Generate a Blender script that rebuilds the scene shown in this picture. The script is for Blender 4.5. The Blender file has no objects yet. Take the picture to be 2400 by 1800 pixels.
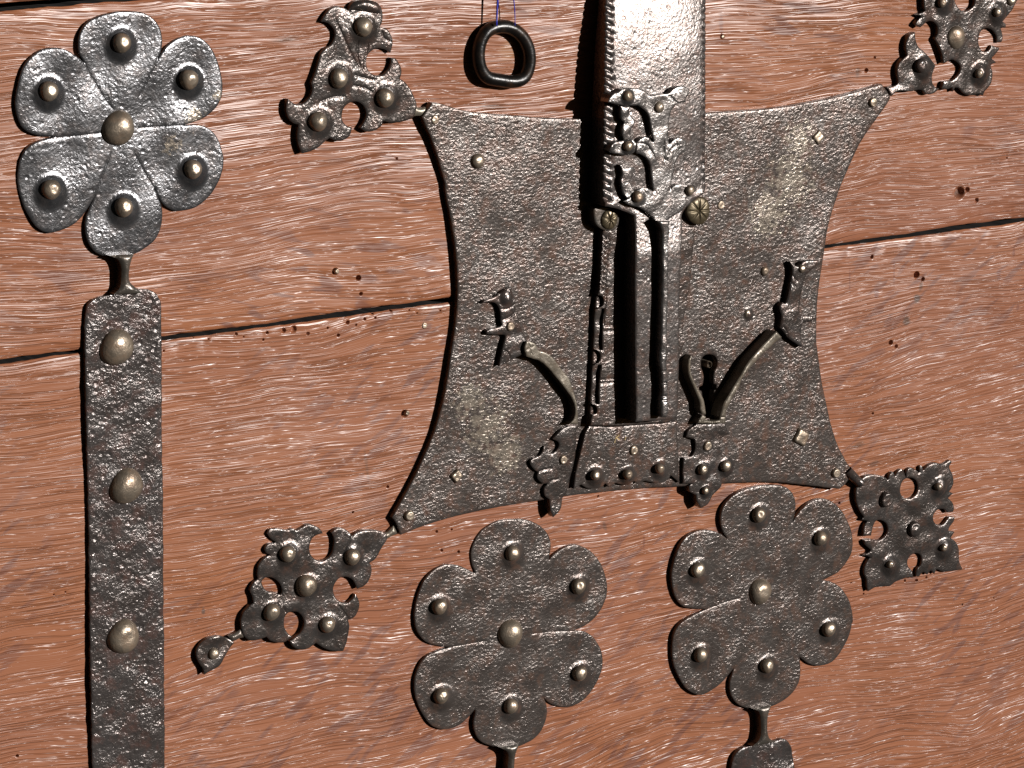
import bpy, math, random
import numpy as np
from mathutils import Vector
from mathutils.geometry import delaunay_2d_cdt

random.seed(7)
rng = np.random.default_rng(7)
scene = bpy.context.scene

# ---------------------------------------------------------------- camera, sky, sun, exposure
TH, PH = math.radians(33.0), math.radians(12.2)      # the camera stands to the left of the lock and a little above it
FPX, DIST, ZC = 8000.0, 1.8, 0.42                    # focal length in photo pixels, metres to the chest, height of the picture's middle
K = DIST / FPX                                       # metres per photo pixel on the chest
FWD = np.array([math.sin(TH) * math.cos(PH), math.cos(TH) * math.cos(PH), -math.sin(PH)])
RGT = np.array([math.cos(TH), -math.sin(TH), 0.0])
UPV = np.cross(RGT, FWD)
CAM = np.array([0, 0, ZC]) - FWD * DIST

cam_data = bpy.data.cameras.new("camera")
cam_data.sensor_width = 36.0
cam_data.lens = FPX / 2400.0 * 36.0
cam_data.clip_start, cam_data.clip_end = 0.05, 100.0
cam = bpy.data.objects.new("camera", cam_data)
scene.collection.objects.link(cam)
cam.location = CAM
cam.rotation_euler = Vector(FWD).to_track_quat('-Z', 'Y').to_euler()
scene.camera = cam

SUN = Vector((0.62, -1.0, 0.24)).normalized()        # towards the sun: low, in front and to the right
world = bpy.data.worlds.new("World")
scene.world = world
world.use_nodes = True
wn = world.node_tree.nodes
bg = wn["Background"]
sky = wn.new("ShaderNodeTexSky")
sky.sky_type = 'NISHITA'
sky.sun_disc = False
sky.sun_elevation = math.asin(SUN.z)
sky.sun_rotation = math.atan2(SUN.x, SUN.y)
world.node_tree.links.new(sky.outputs[0], bg.inputs[0])
bg.inputs[1].default_value = 0.004

sd = bpy.data.lights.new("sun", 'SUN')
sd.energy = 4.6
sd.angle = math.radians(0.5)
sd.color = (1.0, 0.96, 0.92)
sun = bpy.data.objects.new("sun", sd)
scene.collection.objects.link(sun)
sun.rotation_euler = (-SUN).to_track_quat('-Z', 'Y').to_euler()
sun.location = SUN * 3

scene.view_settings.view_transform = 'Standard'
scene.view_settings.look = 'None'
scene.view_settings.gamma = 1.0
scene.view_settings.exposure = 0.0
scene.cycles.max_bounces = 4
scene.cycles.diffuse_bounces = 2
scene.cycles.glossy_bounces = 2

# ---------------------------------------------------------------- from the photograph to the chest front
# All lengths below are photo pixels on the chest (K metres each): u to the right, v up, h out of the wood.
def plane(px, py, h=0.0):
    d = FWD + RGT * ((px - 1200.0) / FPX) - UPV * ((py - 900.0) / FPX)
    t = (-h * K - CAM[1]) / d[1]
    p = CAM + d * t
    return p[0] / K, (p[2] - ZC) / K

def to_plane(px, py, hf):
    h = hf(0, 0) if callable(hf) else hf
    for _ in range(4 if callable(hf) else 1):
        u, v = plane(px, py, h)
        if callable(hf):
            h = hf(u, v)
    return plane(px, py, h)

def crop(x0, y0, s, pts):
    return [(x0 + p[0] * s, y0 + p[1] * s) + tuple(p[2:]) for p in pts]

S6 = 600 / 2212.0
def C(x0, y0, pts): return crop(x0, y0, S6, pts)

def smooth(pts, step=4.0, closed=True):
    """Catmull-Rom through the points; a third member 1 marks a sharp corner."""
    n = len(pts)
    P = [np.array(p[:2], float) for p in pts]
    cr = [len(p) > 2 and p[2] for p in pts]
    out = []
    for i in range(n if closed else n - 1):
        a, b = P[i], P[(i + 1) % n]
        p0 = P[i - 1] if (closed or i > 0) else a
        p3 = P[(i + 2) % n] if (closed or i + 2 < n) else b
        L = np.linalg.norm(b - a)
        m0 = (b - a) if (cr[i] or (not closed and i == 0)) else (b - p0) * 0.5
        m1 = (b - a) if (cr[(i + 1) % n] or (not closed and i + 2 >= n)) else (p3 - a) * 0.5
        for m in (m0, m1):
            l = np.linalg.norm(m)
            if l > 1.3 * L and l > 0:
                m *= 1.3 * L / l
        k = max(1, int(round(L / step)))
        for j in range(k):
            t = j / k
            out.append((2*t**3-3*t**2+1)*a + (t**3-2*t**2+t)*m0 + (-2*t**3+3*t**2)*b + (t**3-t**2)*m1)
    if not closed:
        out.append(P[-1])
    return np.array(out)

def area(P):
    x, y = P[:, 0], P[:, 1]
    return 0.5 * np.sum(x * np.roll(y, -1) - np.roll(x, -1) * y)

def inside(Q, loop):
    x, y = Q[:, 0][:, None], Q[:, 1][:, None]
    a, b = loop, np.roll(loop, -1, 0)
    c = ((a[:, 1] > y) != (b[:, 1] > y)) & (x < (b[:, 0]-a[:, 0]) * (y-a[:, 1]) / (b[:, 1]-a[:, 1] + 1e-12) + a[:, 0])
    return c.sum(1) % 2 == 1

from mathutils.kdtree import KDTree
def near(Q, a, b):
    """Distance from each point of Q to the chain of segments a-b."""
    L = np.linalg.norm(b - a, axis=1)
    n = np.maximum(1, np.ceil(L / 0.9)).astype(int)
    idx = np.repeat(np.arange(len(a)), n)
    t = (np.arange(len(idx)) - np.repeat(np.cumsum(n) - n, n)) / n[idx]
    P = a[idx] + (b - a)[idx] * t[:, None]
    kd = KDTree(len(P))
    for i, p in enumerate(P.tolist()):
        kd.insert((p[0], p[1], 0.0), i)
    kd.balance()
    return np.array([kd.find((q[0], q[1], 0.0))[2] for q in Q.tolist()])
seg_dist = near

def loop_dist(Q, loops):
    a = np.vstack(loops); b = np.vstack([np.roll(l, -1, 0) for l in loops])
    return near(Q, a, b)

def waves(u, v, seed, lam, amp):
    r = np.random.default_rng(seed)
    z = np.zeros_like(u)
    for i in range(7):
        th, l, ph = r.uniform(0, math.pi), lam * r.uniform(0.6, 1.7), r.uniform(0, 6.28)
        z += np.sin((u * math.cos(th) + v * math.sin(th)) * 2 * math.pi / l + ph)
    return z * amp / 2.2

# ---------------------------------------------------------------- objects
col = scene.collection
def link(o, parent=None):
    col.objects.link(o)
    if parent is not None:
        o.parent = parent
    return o

ORIGIN = {}
def thing(name, label, cat, base_px, kind=None, group=None, h=0.0):
    u, v = plane(base_px[0], base_px[1], h)
    o = bpy.data.objects.new(name, None)
    o.empty_display_size = 0.01
    o.location = (u * K, -h * K, ZC + v * K)
    ORIGIN[o.name] = np.array(o.location)
    link(o)
    if label: o['label'] = label
    if cat: o['category'] = cat
    if kind: o['kind'] = kind
    if group: o['group'] = group
    return o

def world_org(o):
    return ORIGIN[o.name] if o is not None else np.zeros(3)

def mesh_object(name, verts, faces, mat, parent, smooth_mask=None, label=None, org=None):
    V = np.asarray(verts, float)
    if org is None:
        org = np.array([V[:, 0].mean(), V[:, 1].max(), V[:, 2].mean()])
    me = bpy.data.meshes.new(name)
    me.from_pydata((V - org).tolist(), [], faces)
    me.materials.append(mat)
    if smooth_mask is None:
        me.polygons.foreach_set('use_smooth', [True] * len(me.polygons))
    else:
        me.polygons.foreach_set('use_smooth', smooth_mask)
    me.update()
    o = bpy.data.objects.new(name, me)
    link(o, parent)
    o.location = org - world_org(parent)
    ORIGIN[o.name] = org
    if label: o['label'] = label
    return o

def to_world(u, v, h):
    return np.stack([u * K, -h * K, ZC + v * K], 1)

def sheet(name, outline, mat, parent, h, floor=0.0, holes=(), bosses=(), pits=(), grooves=(), step=9.0,
          edge=4.0, bev=2.0, bw=5.0, wave=(1.2, 110.0), seed=0, label=None, deep=None, raw=False, form=None, wob=0.35, hole_mat=None, wall_mat=None):
    """A sheet of metal or wood: outline and holes in photo pixels, h its height above the wood, down to floor.
    bosses (x, y, radius, rise, power), pits (x, y, radius, depth), grooves ([points], width, depth)."""
    hf = h if callable(h) else (lambda u, v: h)
    def loop(pts, ccw):
        P = np.array([tuple(to_plane(p[0], p[1], h)) for p in (pts if raw else smooth(pts, edge * 0.85))])
        if raw:
            pass
        if wob:
            r = np.random.default_rng(seed + 5)
            n = len(P)
            w = np.convolve(np.tile(r.normal(0, 1, n), 3), np.ones(3) / 3, 'same')[n:2*n]
            t = np.roll(P, -1, 0) - np.roll(P, 1, 0)
            nrm = np.stack([t[:, 1], -t[:, 0]], 1) / (np.linalg.norm(t, axis=1)[:, None] + 1e-9)
            P = P + nrm * (w * wob)[:, None]
        return P if (area(P) > 0) == ccw else P[::-1].copy()
    loops = [loop(outline, True)] + [loop(q, False) for q in holes]
    o0 = loops[0]
    lo, hi = o0.min(0), o0.max(0)
    gx, gy = np.meshgrid(np.arange(lo[0], hi[0], step), np.arange(lo[1], hi[1], step))
    gx[1::2] += step / 2
    G = np.stack([gx.ravel(), gy.ravel()], 1) + np.random.default_rng(seed).uniform(-.2, .2, (gx.size, 2)) * step
    extra = []
    B = [tuple(to_plane(b[0], b[1], h)) + tuple(b[2:]) for b in bosses]
    Pt = [tuple(to_plane(b[0], b[1], h)) + tuple(b[2:]) for b in pits]
    for b in B + Pt:
        R = b[2]
        for f in (0.12, .25, .38, .5, .62, .74, .86, 1.0, 1.2, 1.5):
            n = max(6, int(2 * math.pi * R * f / max(2.2, R * 0.17)))
            a = np.arange(n) * 2 * math.pi / n + f * 3
            extra.append(np.stack([b[0] + R * f * np.cos(a), b[1] + R * f * np.sin(a)], 1))
        extra.append(np.array([[b[0], b[1]]]))
    GR = []
    for pts, w, dep in grooves:
        P = np.array([to_plane(p[0], p[1], h) for p in smooth(pts, 4.0, closed=False)])
        GR.append((P, w, dep))
        t = np.gradient(P, axis=0)
        nrm = np.stack([t[:, 1], -t[:, 0]], 1) / (np.linalg.norm(t, axis=1)[:, None] + 1e-9)
        for o in (-1.0, -.5, 0, .5, 1.0):
            extra.append(P + nrm * o * w)
    for l in loops:
        t = np.roll(l, -1, 0) - np.roll(l, 1, 0)
        nrm = np.stack([-t[:, 1], t[:, 0]], 1) / (np.linalg.norm(t, axis=1)[:, None] + 1e-9)
        for f in (0.45, 1.0):
            q = l + nrm * bw * f
            extra.append(q[loop_dist(q, loops) > bw * f * 0.9])
    for b in B + Pt:
        G = G[np.hypot(G[:, 0] - b[0], G[:, 1] - b[1]) > b[2] * 1.7]
    G = G[loop_dist(G, loops) > max(bw * 1.2, 0.35 * step)] if len(G) else G
    Q = np.vstack([G] + extra) if extra else G
    ok = inside(Q, o0)
    for l in loops[1:]:
        ok &= ~inside(Q, l)
    Q = Q[ok]
    Q = Q[loop_dist(Q, loops) > min(1.0, bw * .3)]
    allp = np.vstack(loops + [Q])
    edges, k = [], 0
    for l in loops:
        n = len(l)
        edges += [(k + i, k + (i + 1) % n) for i in range(n)]
        k += n
    vs, _, fs, _, _, _ = delaunay_2d_cdt([Vector(p) for p in allp], edges, [], 0, 1e-4)
    V = np.array([(p.x, p.y) for p in vs])
    F = np.array([f[:] for f in fs])
    cen = V[F].mean(1)
    ok = inside(cen, o0)
    for l in loops[1:]:
        ok &= ~inside(cen, l)
    F = F[ok]
    a, b, c = V[F[:, 0]], V[F[:, 1]], V[F[:, 2]]
    cr = (b[:, 0]-a[:, 0])*(c[:, 1]-a[:, 1]) - (b[:, 1]-a[:, 1])*(c[:, 0]-a[:, 0])
    F[cr < 0] = F[cr < 0][:, ::-1]
    F = F[np.abs(cr) > 1e-6]
    def height(u, v, d):
        H = np.array([hf(x, y) for x, y in zip(u, v)]) if callable(h) else np.full(len(u), float(h))
        if wave: H = H + waves(u, v, seed, wave[1], wave[0])
        if form: H = H + form(u, v)
        for bb in B:
            r = np.clip(np.hypot(u - bb[0], v - bb[1]) / bb[2], 0, 1)
            H += bb[3] * (1 - r * r) ** bb[4]
        for bb in Pt:
            r = np.clip(np.hypot(u - bb[0], v - bb[1]) / bb[2], 0, 1)
            H -= bb[3] * (1 - r ** 4) ** 2
        for P, w, dep in GR:
            dd = seg_dist(np.stack([u, v], 1), P[:-1], P[1:])
            H -= dep * np.exp(-(dd / (w * 0.5)) ** 2)
        return H - bev * np.clip(1 - d / bw, 0, 1) ** 2
    H = height(V[:, 0], V[:, 1], loop_dist(V, loops))
    verts = [to_world(V[:, 0], V[:, 1], H)]
    faces = F.tolist()
    flags = [True] * len(faces)
    n0 = len(V)
    for li, l in enumerate(loops):
        n = len(l)
        hb = height(l[:, 0], l[:, 1], np.zeros(n))
        fl = (deep if (deep is not None and li > 0) else floor)
        verts += [to_world(l[:, 0], l[:, 1], hb), to_world(l[:, 0], l[:, 1], np.full(n, float(fl)))]
        for i in range(n):
            j = (i + 1) % n
            faces.append([n0 + n + i, n0 + n + j, n0 + j, n0 + i])
            flags.append(False)
        n0 += 2 * n
    o = mesh_object(name, np.vstack(verts), faces, mat, parent, flags, label)
    if wall_mat:                                            # edge and hole walls near black, their shade put into the colour
        o.data.materials.append(wall_mat)
        o.data.polygons.foreach_set('material_index', [1 if i >= len(F) else 0 for i in range(len(faces))])
    elif hole_mat:                                          # hole walls only, the shade of the cavity put into their colour
        o.data.materials.append(hole_mat)
        first = len(F) + len(loops[0])
        o.data.polygons.foreach_set('material_index', [1 if i >= first else 0 for i in range(len(faces))])
    return o

DOMES = {}
def dome_mesh(r, rise, kind, mat, var):
    key = (round(r), round(rise), kind, mat.name, var)
    if key in DOMES: return DOMES[key]
    q = np.random.default_rng(hash((round(r), round(rise), kind, var)) % 99991)
    nr, na = (9, 28) if kind != 'star' else (14, 64)
    V, F = [], []
    dents = [(q.uniform(0, 6.28), q.uniform(.1, .8), q.uniform(.25, .5), q.uniform(.02, .10)) for _ in range(5)]
    ell, rot = q.uniform(.93, 1.07), q.uniform(0, 3.1)
    ang = q.uniform(0, 3.14)
    for i in range(nr + 1):
        f = i / nr
        for j in range(na):
            a = 2 * math.pi * j / na
            rr = f
            if kind == 'dome':
                z = (1 - f ** 2.1) ** 0.62
            elif kind == 'flat':
                z = 1 - 0.10 * f - (0.9 * max(0, (f - .72) / .28) ** 2)
            elif kind == 'square':
                sq = 1.0 / max(abs(math.cos(a)), abs(math.sin(a))) * .86
                rr = f * min(sq, 1.12)
                z = 1 - 0.25 * f ** 2 - (0.75 * max(0, (f - .75) / .25) ** 2)
            elif kind == 'star':
                z = (1 - f ** 3.2) ** 0.6
                for m in range(4):
                    dl = abs(f * math.sin(a - ang - m * math.pi / 4))
                    z -= 0.5 * math.exp(-(dl / 0.045) ** 2) * (1 - f ** 12)
            for da, df, dr, dd in dents:
                dist = math.hypot(rr * math.cos(a) - df * math.cos(da), rr * math.sin(a) - df * math.sin(da))
                z -= dd * math.exp(-(dist / dr) ** 2) * (1 - f ** 4)
            x, y = rr * math.cos(a), rr * math.sin(a) * ell
            x, y = x * math.cos(rot) - y * math.sin(rot), x * math.sin(rot) + y * math.cos(rot)
            w = 1 + 0.03 * math.sin(3 * a + var) * f
            V.append((x * r * w * K, -max(z, 0) * rise * K, y * r * w * K))
    for j in range(na):                                     # the shank end goes into the sheet below
        x, _, z = V[nr * na + j]
        V.append((x * .98, 6 * K, z * .98))
    for i in range(nr + 1):
        for j in range(na):
            k = (j + 1) % na
            F.append([i * na + j, (i + 1) * na + j, (i + 1) * na + k, i * na + k])
    me = bpy.data.meshes.new('stud')
    me.from_pydata(V, [], F)
    me.materials.append(mat)
    me.polygons.foreach_set('use_smooth', [True] * len(F))
    me.update()
    DOMES[key] = me
    return me

def stud(name, parent, x, y, r, rise, base, kind='dome', mat=None, var=None, label=None):
    """x, y: the middle of the head as the photograph shows it."""
    me = dome_mesh(r, rise, kind, mat or M['nail'], random.randrange(4) if var is None else var)
    u, v = plane(x, y, base + rise * 0.45)
    o = bpy.data.objects.new(name, me)
    link(o, parent)
    w = np.array([u * K, -base * K, ZC + v * K])
    o.location = w - world_org(parent)
    ORIGIN[o.name] = w
    if label: o['label'] = label
    return o

def tube(name, pts, radius, mat, parent, closed=False, nseg=14, label=None):
    """pts: world coordinates (metres)."""
    P = np.array(pts, float)
    n = len(P)
    V, F = [], []
    T = (np.roll(P, -1, 0) - np.roll(P, 1, 0)) if closed else np.gradient(P, axis=0)
    T /= np.linalg.norm(T, axis=1)[:, None]
    ref = np.array([0.03, 1, 0.02])
    rad = radius if hasattr(radius, '__len__') else [radius] * n
    for i in range(n):
        a = np.cross(T[i], ref); a /= np.linalg.norm(a)
        b = np.cross(T[i], a)
        for j in range(nseg):
            t = 2 * math.pi * j / nseg
            V.append(P[i] + (a * math.cos(t) + b * math.sin(t)) * rad[i])
    for i in range(n if closed else n - 1):
        for j in range(nseg):
            k = (j + 1) % nseg
            i2 = (i + 1) % n
            F.append([i * nseg + j, i * nseg + k, i2 * nseg + k, i2 * nseg + j])
    if not closed:
        F.append(list(range(nseg))); F.append(list(range((n - 1) * nseg, n * nseg))[::-1])
    return mesh_object(name, V, F, mat, parent, None, label)

# ---------------------------------------------------------------- materials
M = {}
class NT:
    def __init__(s, name):
        s.m = bpy.data.materials.new(name); s.m.use_nodes = True
        s.t = s.m.node_tree; s.p = s.t.nodes['Principled BSDF']
        s.co = s.t.nodes.new('ShaderNodeTexCoord').outputs['Object']
        M[name] = s.m
    def n(s, typ, **kw):
        o = s.t.nodes.new(typ)
        for k, v in kw.items():
            if k.startswith('i_'):
                o.inputs[k[2:].replace('_', ' ')].default_value = v
            else:
                setattr(o, k, v)
        return o
    def l(s, a, b): s.t.links.new(a, b)
    def math(s, op, a, b=None, c=None):
        o = s.n('ShaderNodeMath', operation=op)
        for i, x in enumerate((a, b, c)):
            if x is None: continue
            if hasattr(x, 'is_linked') or hasattr(x, 'links'): s.l(x, o.inputs[i])
            else: o.inputs[i].default_value = x
        return o.outputs[0]
    def mapped(s, scale, rot=(0, 0, 0), src=None, loc=(0, 0, 0)):
        o = s.n('ShaderNodeMapping')
        o.inputs['Scale'].default_value = scale
        o.inputs['Rotation'].default_value = rot
        o.inputs['Location'].default_value = loc
        s.l(src or s.co, o.inputs['Vector'])
        return o.outputs[0]
    def noise(s, vec, scale, detail=2.0, rough=.5, dist=0.0):
        o = s.n('ShaderNodeTexNoise')
        o.inputs['Scale'].default_value = scale; o.inputs['Detail'].default_value = detail
        o.inputs['Roughness'].default_value = rough; o.inputs['Distortion'].default_value = dist
        s.l(vec, o.inputs['Vector'])
        return o.outputs['Fac']
    def ramp(s, fac, stops):
        o = s.n('ShaderNodeValToRGB')
        e = o.color_ramp.elements
        while len(e) < len(stops): e.new(0.5)
        for i, (p, c) in enumerate(stops):
            e[i].position = p
            e[i].color = (c, c, c, 1) if not hasattr(c, '__len__') else tuple(c) + (1,)
        s.l(fac, o.inputs[0])
        return o.outputs[0]
    def mix(s, fac, a, b, blend='MIX'):
        o = s.n('ShaderNodeMix', data_type='RGBA', blend_type=blend)
        for idx, x in ((0, fac), (6, a), (7, b)):
            if hasattr(x, 'links'): s.l(x, o.inputs[idx])
            elif hasattr(x, '__len__'): o.inputs[idx].default_value = tuple(x) + (1,)
            else: o.inputs[idx].default_value = x
        return o.outputs[2]

def iron(name, dark, light, rust, size=8.0, relief=1.0, rough=(.28, .5), pit=0.0, metal=.75, stretch=(1, 1, 1), rot=0.0, patches=(), patch_col=(.55, .42, .27), rust_amt=.5):
    s = NT(name)
    rnd = s.n('ShaderNodeObjectInfo').outputs['Random']
    off = s.n('ShaderNodeVectorMath', operation='ADD')
    s.l(s.co, off.inputs[0])
    cm = s.n('ShaderNodeCombineXYZ'); s.l(rnd, cm.inputs[0]); s.l(rnd, cm.inputs[2])
    s.l(cm.outputs[0], off.inputs[1])
    base = off.outputs[0]
    co = s.mapped(stretch, (0, rot, 0), base)
    sc = 1 / (size * K)
    n1 = s.noise(co, sc, 3.0, .55, .3)
    n2 = s.noise(base, sc / 7, 2.0, .5)
    n3 = s.noise(base, sc * 2.6, 2.0, .5)
    cfac = s.ramp(n2, [(.30, .15), (.70, .85)])
    c1 = s.mix(cfac, dark, light)
    rf = s.math('MULTIPLY', s.ramp(s.noise(base, sc / 3.2, 3.0, .6), [(.48, 0), (.68, 1)]), rust_amt)
    c2 = s.mix(rf, c1, rust)
    rg = s.ramp(s.noise(base, sc / 2.5, 2.0, .5), [(.3, rough[0]), (.7, rough[1])])
    mt = s.math('SUBTRACT', metal, s.math('MULTIPLY', rf, .5))
    if patches:
        tot = None
        pos = s.n('ShaderNodeNewGeometry').outputs['Position']
        for (px, py, R) in patches:                     # worn places, where they lie on the chest
            d = s.n('ShaderNodeVectorMath', operation='DISTANCE')
            pu, pv = plane(px, py, 15)
            s.l(pos, d.inputs[0]); d.inputs[1].default_value = (pu * K, -15 * K, ZC + pv * K)
            f = s.math('SUBTRACT', 1.0, s.math('DIVIDE', d.outputs['Value'], R * K))
            f = s.math('MAXIMUM', f, 0.0)
            tot = f if tot is None else s.math('MAXIMUM', tot, f)
        pn = s.math('ADD', tot, s.math('MULTIPLY', s.math('SUBTRACT', s.noise(base, sc * .5, 5.0, .75), .5), 3.2))
        pf = s.math('MULTIPLY', s.ramp(pn, [(.50, 0), (.74, 1)]), s.ramp(tot, [(0.0, 0), (.45, 1)]))
        c2 = s.mix(s.math('MULTIPLY', pf, .5), c2, patch_col)
    s.l(c2, s.p.inputs['Base Color']); s.l(rg, s.p.inputs['Roughness']); s.l(mt, s.p.inputs['Metallic'])
    uneven = s.ramp(s.noise(base, sc / 9, 2.0, .6), [(.30, .60), (.70, 1.20)])
    hgt = s.math('MULTIPLY', uneven, s.math('ADD', n1, s.math('MULTIPLY', n3, .25)))
    if pit:
        vo = s.n('ShaderNodeTexVoronoi', feature='F1'); vo.inputs['Scale'].default_value = sc / 2.6
        s.l(base, vo.inputs['Vector'])
        pits = s.ramp(vo.outputs['Distance'], [(.12, 0), (.34, 1)])
        msk = s.ramp(s.noise(base, sc / 6, 1.0), [(.35, .25), (.65, 1)])
        hgt = s.math('SUBTRACT', hgt, s.math('MULTIPLY', s.math('MULTIPLY', s.math('SUBTRACT', 1.0, pits), msk), pit))
    bp = s.n('ShaderNodeBump')
    bp.inputs['Strength'].default_value = 1.0
    bp.inputs['Distance'].default_value = relief * size * .22 * K
    s.l(hgt, bp.inputs['Height']); s.l(bp.outputs[0], s.p.inputs['Normal'])
    return s

iron('plate_iron', (.070, .053, .045), (.098, .086, .079), (.115, .056, .035), size=7.5, relief=.92, rough=(.21, .28), metal=.5,
     patches=((1850, 420, 130), (1800, 500, 110), (1870, 330, 90), (1140, 1000, 120), (1180, 1060, 100), (1100, 940, 80)), patch_col=(.33, .285, .225), stretch=(.75, 1, 1.15), rot=.45, rust_amt=.7)
iron('flower_iron', (.10, .10, .104), (.155, .155, .162), (.10, .06, .04), size=7.0, relief=.68, rough=(.23, .30), pit=.5, rust_amt=.25, metal=.8,
     patches=((455, 275, 45), (515, 225, 28), (405, 340, 40)), patch_col=(.50, .42, .32))
iron('rosette_iron', (.070, .055, .048), (.100, .088, .081), (.105, .055, .036), size=7.5, relief=.95, rough=(.21, .28), metal=.5, stretch=(.75, 1, 1.15), rot=.45, rust_amt=.6)
iron('strap_iron', (.062, .050, .045), (.092, .083, .080), (.085, .04, .03), size=9.0, relief=1.1, rough=(.20, .27), pit=.6, metal=.5, rust_amt=.65)
iron('finial_iron', (.066, .053, .046), (.105, .095, .090), (.085, .042, .028), size=7.5, relief=.78, rough=(.21, .28), metal=.65, rust_amt=.6)
iron('hasp_iron', (.085, .070, .063), (.135, .122, .116), (.12, .06, .04), size=7.0, relief=.72, rough=(.23, .30), pit=.5, metal=.6)
iron('ornament_iron', (.15, .136, .128), (.27, .255, .245), (.12, .06, .04), size=7.0, relief=.8, rough=(.24, .32), metal=.85, rust_amt=.35)
iron('guard_iron', (.075, .062, .050), (.14, .128, .112), (.09, .055, .036), size=7.0, relief=.6, rough=(.24, .34), metal=.5)
iron('nail', (.20, .155, .115), (.46, .385, .30), (.20, .12, .07), size=9.0, relief=.6, rough=(.30, .42), metal=.75, rust_amt=.6)
iron('brass_screw', (.085, .066, .040), (.15, .12, .072), (.10, .065, .036), size=9.0, relief=.3, rough=(.30, .42), metal=.6)
iron('bright_edge', (.11, .09, .068), (.21, .185, .145), (.13, .085, .05), size=6.0, relief=.45, rough=(.26, .4), metal=.4, rust_amt=.4)
iron('ring_iron', (.006, .005, .0045), (.012, .010, .009), (.06, .028, .012), size=14.0, relief=.25, rough=(.25, .36), metal=.1, rust_amt=.5)
iron('inlay_gold', (.45, .33, .16), (.6, .46, .24), (.4, .28, .14), size=5.0, relief=.2, metal=.6)

def wood(name, seed, slant, knots, marks):
    s = NT(name)
    co = s.mapped((1, 1, 1), (0, 0, 0), None, (seed * .37, 0, seed * .11))
    # the grain wanders a little up and down along the board
    sep = s.n('ShaderNodeSeparateXYZ'); s.l(co, sep.inputs[0])
    pos = s.n('ShaderNodeNewGeometry').outputs['Position']
    def blob(px, py, rx, ry, ang=0.0):
        pu, pv = plane(px, py)
        o = s.n('ShaderNodeMapping', vector_type='TEXTURE')
        o.inputs['Location'].default_value = (pu * K, 0, ZC + pv * K)
        o.inputs['Rotation'].default_value = (0, -ang, 0)
        o.inputs['Scale'].default_value = (rx * 1.8 * K, 1, ry * 1.8 * K)
        s.l(pos, o.inputs['Vector'])
        gr = s.n('ShaderNodeTexGradient', gradient_type='QUADRATIC_SPHERE')
        s.l(o.outputs[0], gr.inputs[0])
        return gr.outputs['Fac']
    wav = s.math('MULTIPLY', s.math('SUBTRACT', s.noise(s.mapped((1, 1, 2.0), src=co), 7.0, 2.0), .5), .026)
    wav2 = s.math('MULTIPLY', s.math('SUBTRACT', s.noise(s.mapped((1, 1, 1.2), src=co), 60.0, 2.0), .5), .0011)
    z = s.math('ADD', sep.outputs[2], s.math('ADD', wav, wav2))
    for px, py, rx, ry, amp in knots:                      # the grain runs round hidden knots
        z = s.math('ADD', z, s.math('MULTIPLY', blob(px, py, rx, ry), amp * K))
    cb = s.n('ShaderNodeCombineXYZ'); s.l(sep.outputs[0], cb.inputs[0]); s.l(z, cb.inputs[2])
    g = cb.outputs[0]
    fine = s.noise(s.mapped((17, 1, 1000), src=g), 1.0, 2.0, .5, .0)        # the open pores of weathered oak, long shallow grooves
    fine2 = s.noise(s.mapped((30, 1, 2000), src=g), 1.0, 1.0, .5)
    mid = s.noise(s.mapped((5, 1, 110), src=g), 1.0, 2.0, .5)
    broad = s.noise(s.mapped((2.6, 1, 7), src=g), 1.0, 3.0, .55)
    depth = s.ramp(s.noise(s.mapped((9, 1, 22), src=co), 1.0, 2.0, .6), [(.32, .35), (.68, 1.15)])   # worn smooth here, open there
    groove = s.ramp(fine, [(.38, 0), (.49, 1)])
    # ray flecks: darker slanting blotches
    rc = s.mapped((1, 1, 1), (0, slant, 0), src=co)
    fl = s.noise(s.mapped((40, 1, 165), src=rc), 1.0, 1.5, .5, .3)
    flm = s.noise(co, 9.0, 2.0, .5)
    fleck = s.math('MULTIPLY', s.ramp(fl, [(.555, 0), (.62, 1)]), s.ramp(flm, [(.40, 0), (.60, 1)]))
    stain = s.ramp(s.noise(s.mapped((16, 1, 26), src=co), 1.0, 5.0, .68), [(.60, 0), (.78, 1)])
    c = s.mix(s.ramp(broad, [(.3, 0), (.7, 1)]), (.345, .132, .058), (.295, .118, .066))
    c = s.mix(s.math('MULTIPLY', s.ramp(mid, [(.35, 0), (.7, 1)]), .22), c, (.22, .085, .048))
    c = s.mix(s.math('MULTIPLY', s.math('SUBTRACT', 1.0, groove), s.math('MULTIPLY', depth, .34)), c, (.10, .040, .024))
    c = s.mix(s.math('MULTIPLY', fleck, .75), c, (.160, .058, .036))
    c = s.mix(s.math('MULTIPLY', stain, .45), c, (.12, .052, .034))
    rag = s.noise(s.mapped((90, 1, 260), src=co), 1.0, 3.0, .6)
    for px, py, rx, ry, ang, colr, amt in marks:
        f = s.ramp(s.math('ADD', blob(px, py, rx, ry, ang), s.math('MULTIPLY', s.math('SUBTRACT', rag, .5), .9)), [(.42, 0), (.72, 1)])
        c = s.mix(s.math('MULTIPLY', f, amt), c, colr)
    s.l(c, s.p.inputs['Base Color'])
    s.l(s.ramp(fleck, [(0, .29), (1, .38)]), s.p.inputs['Roughness'])
    s.p.inputs['Specular IOR Level'].default_value = .5
    h = s.math('ADD', s.math('MULTIPLY', s.math('MULTIPLY', groove, depth), 1.0), s.math('ADD', s.math('MULTIPLY', fine2, .35), s.math('MULTIPLY', mid, .35)))
    bp = s.n('ShaderNodeBump')
    bp.inputs['Strength'].default_value = 1.0
    bp.inputs['Distance'].default_value = .00036
    s.l(h, bp.inputs['Height']); s.l(bp.outputs[0], s.p.inputs['Normal'])
    return s.m
GREY, PURP, PALE = (.085, .060, .048), (.135, .045, .034), (.40, .21, .11)
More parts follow.
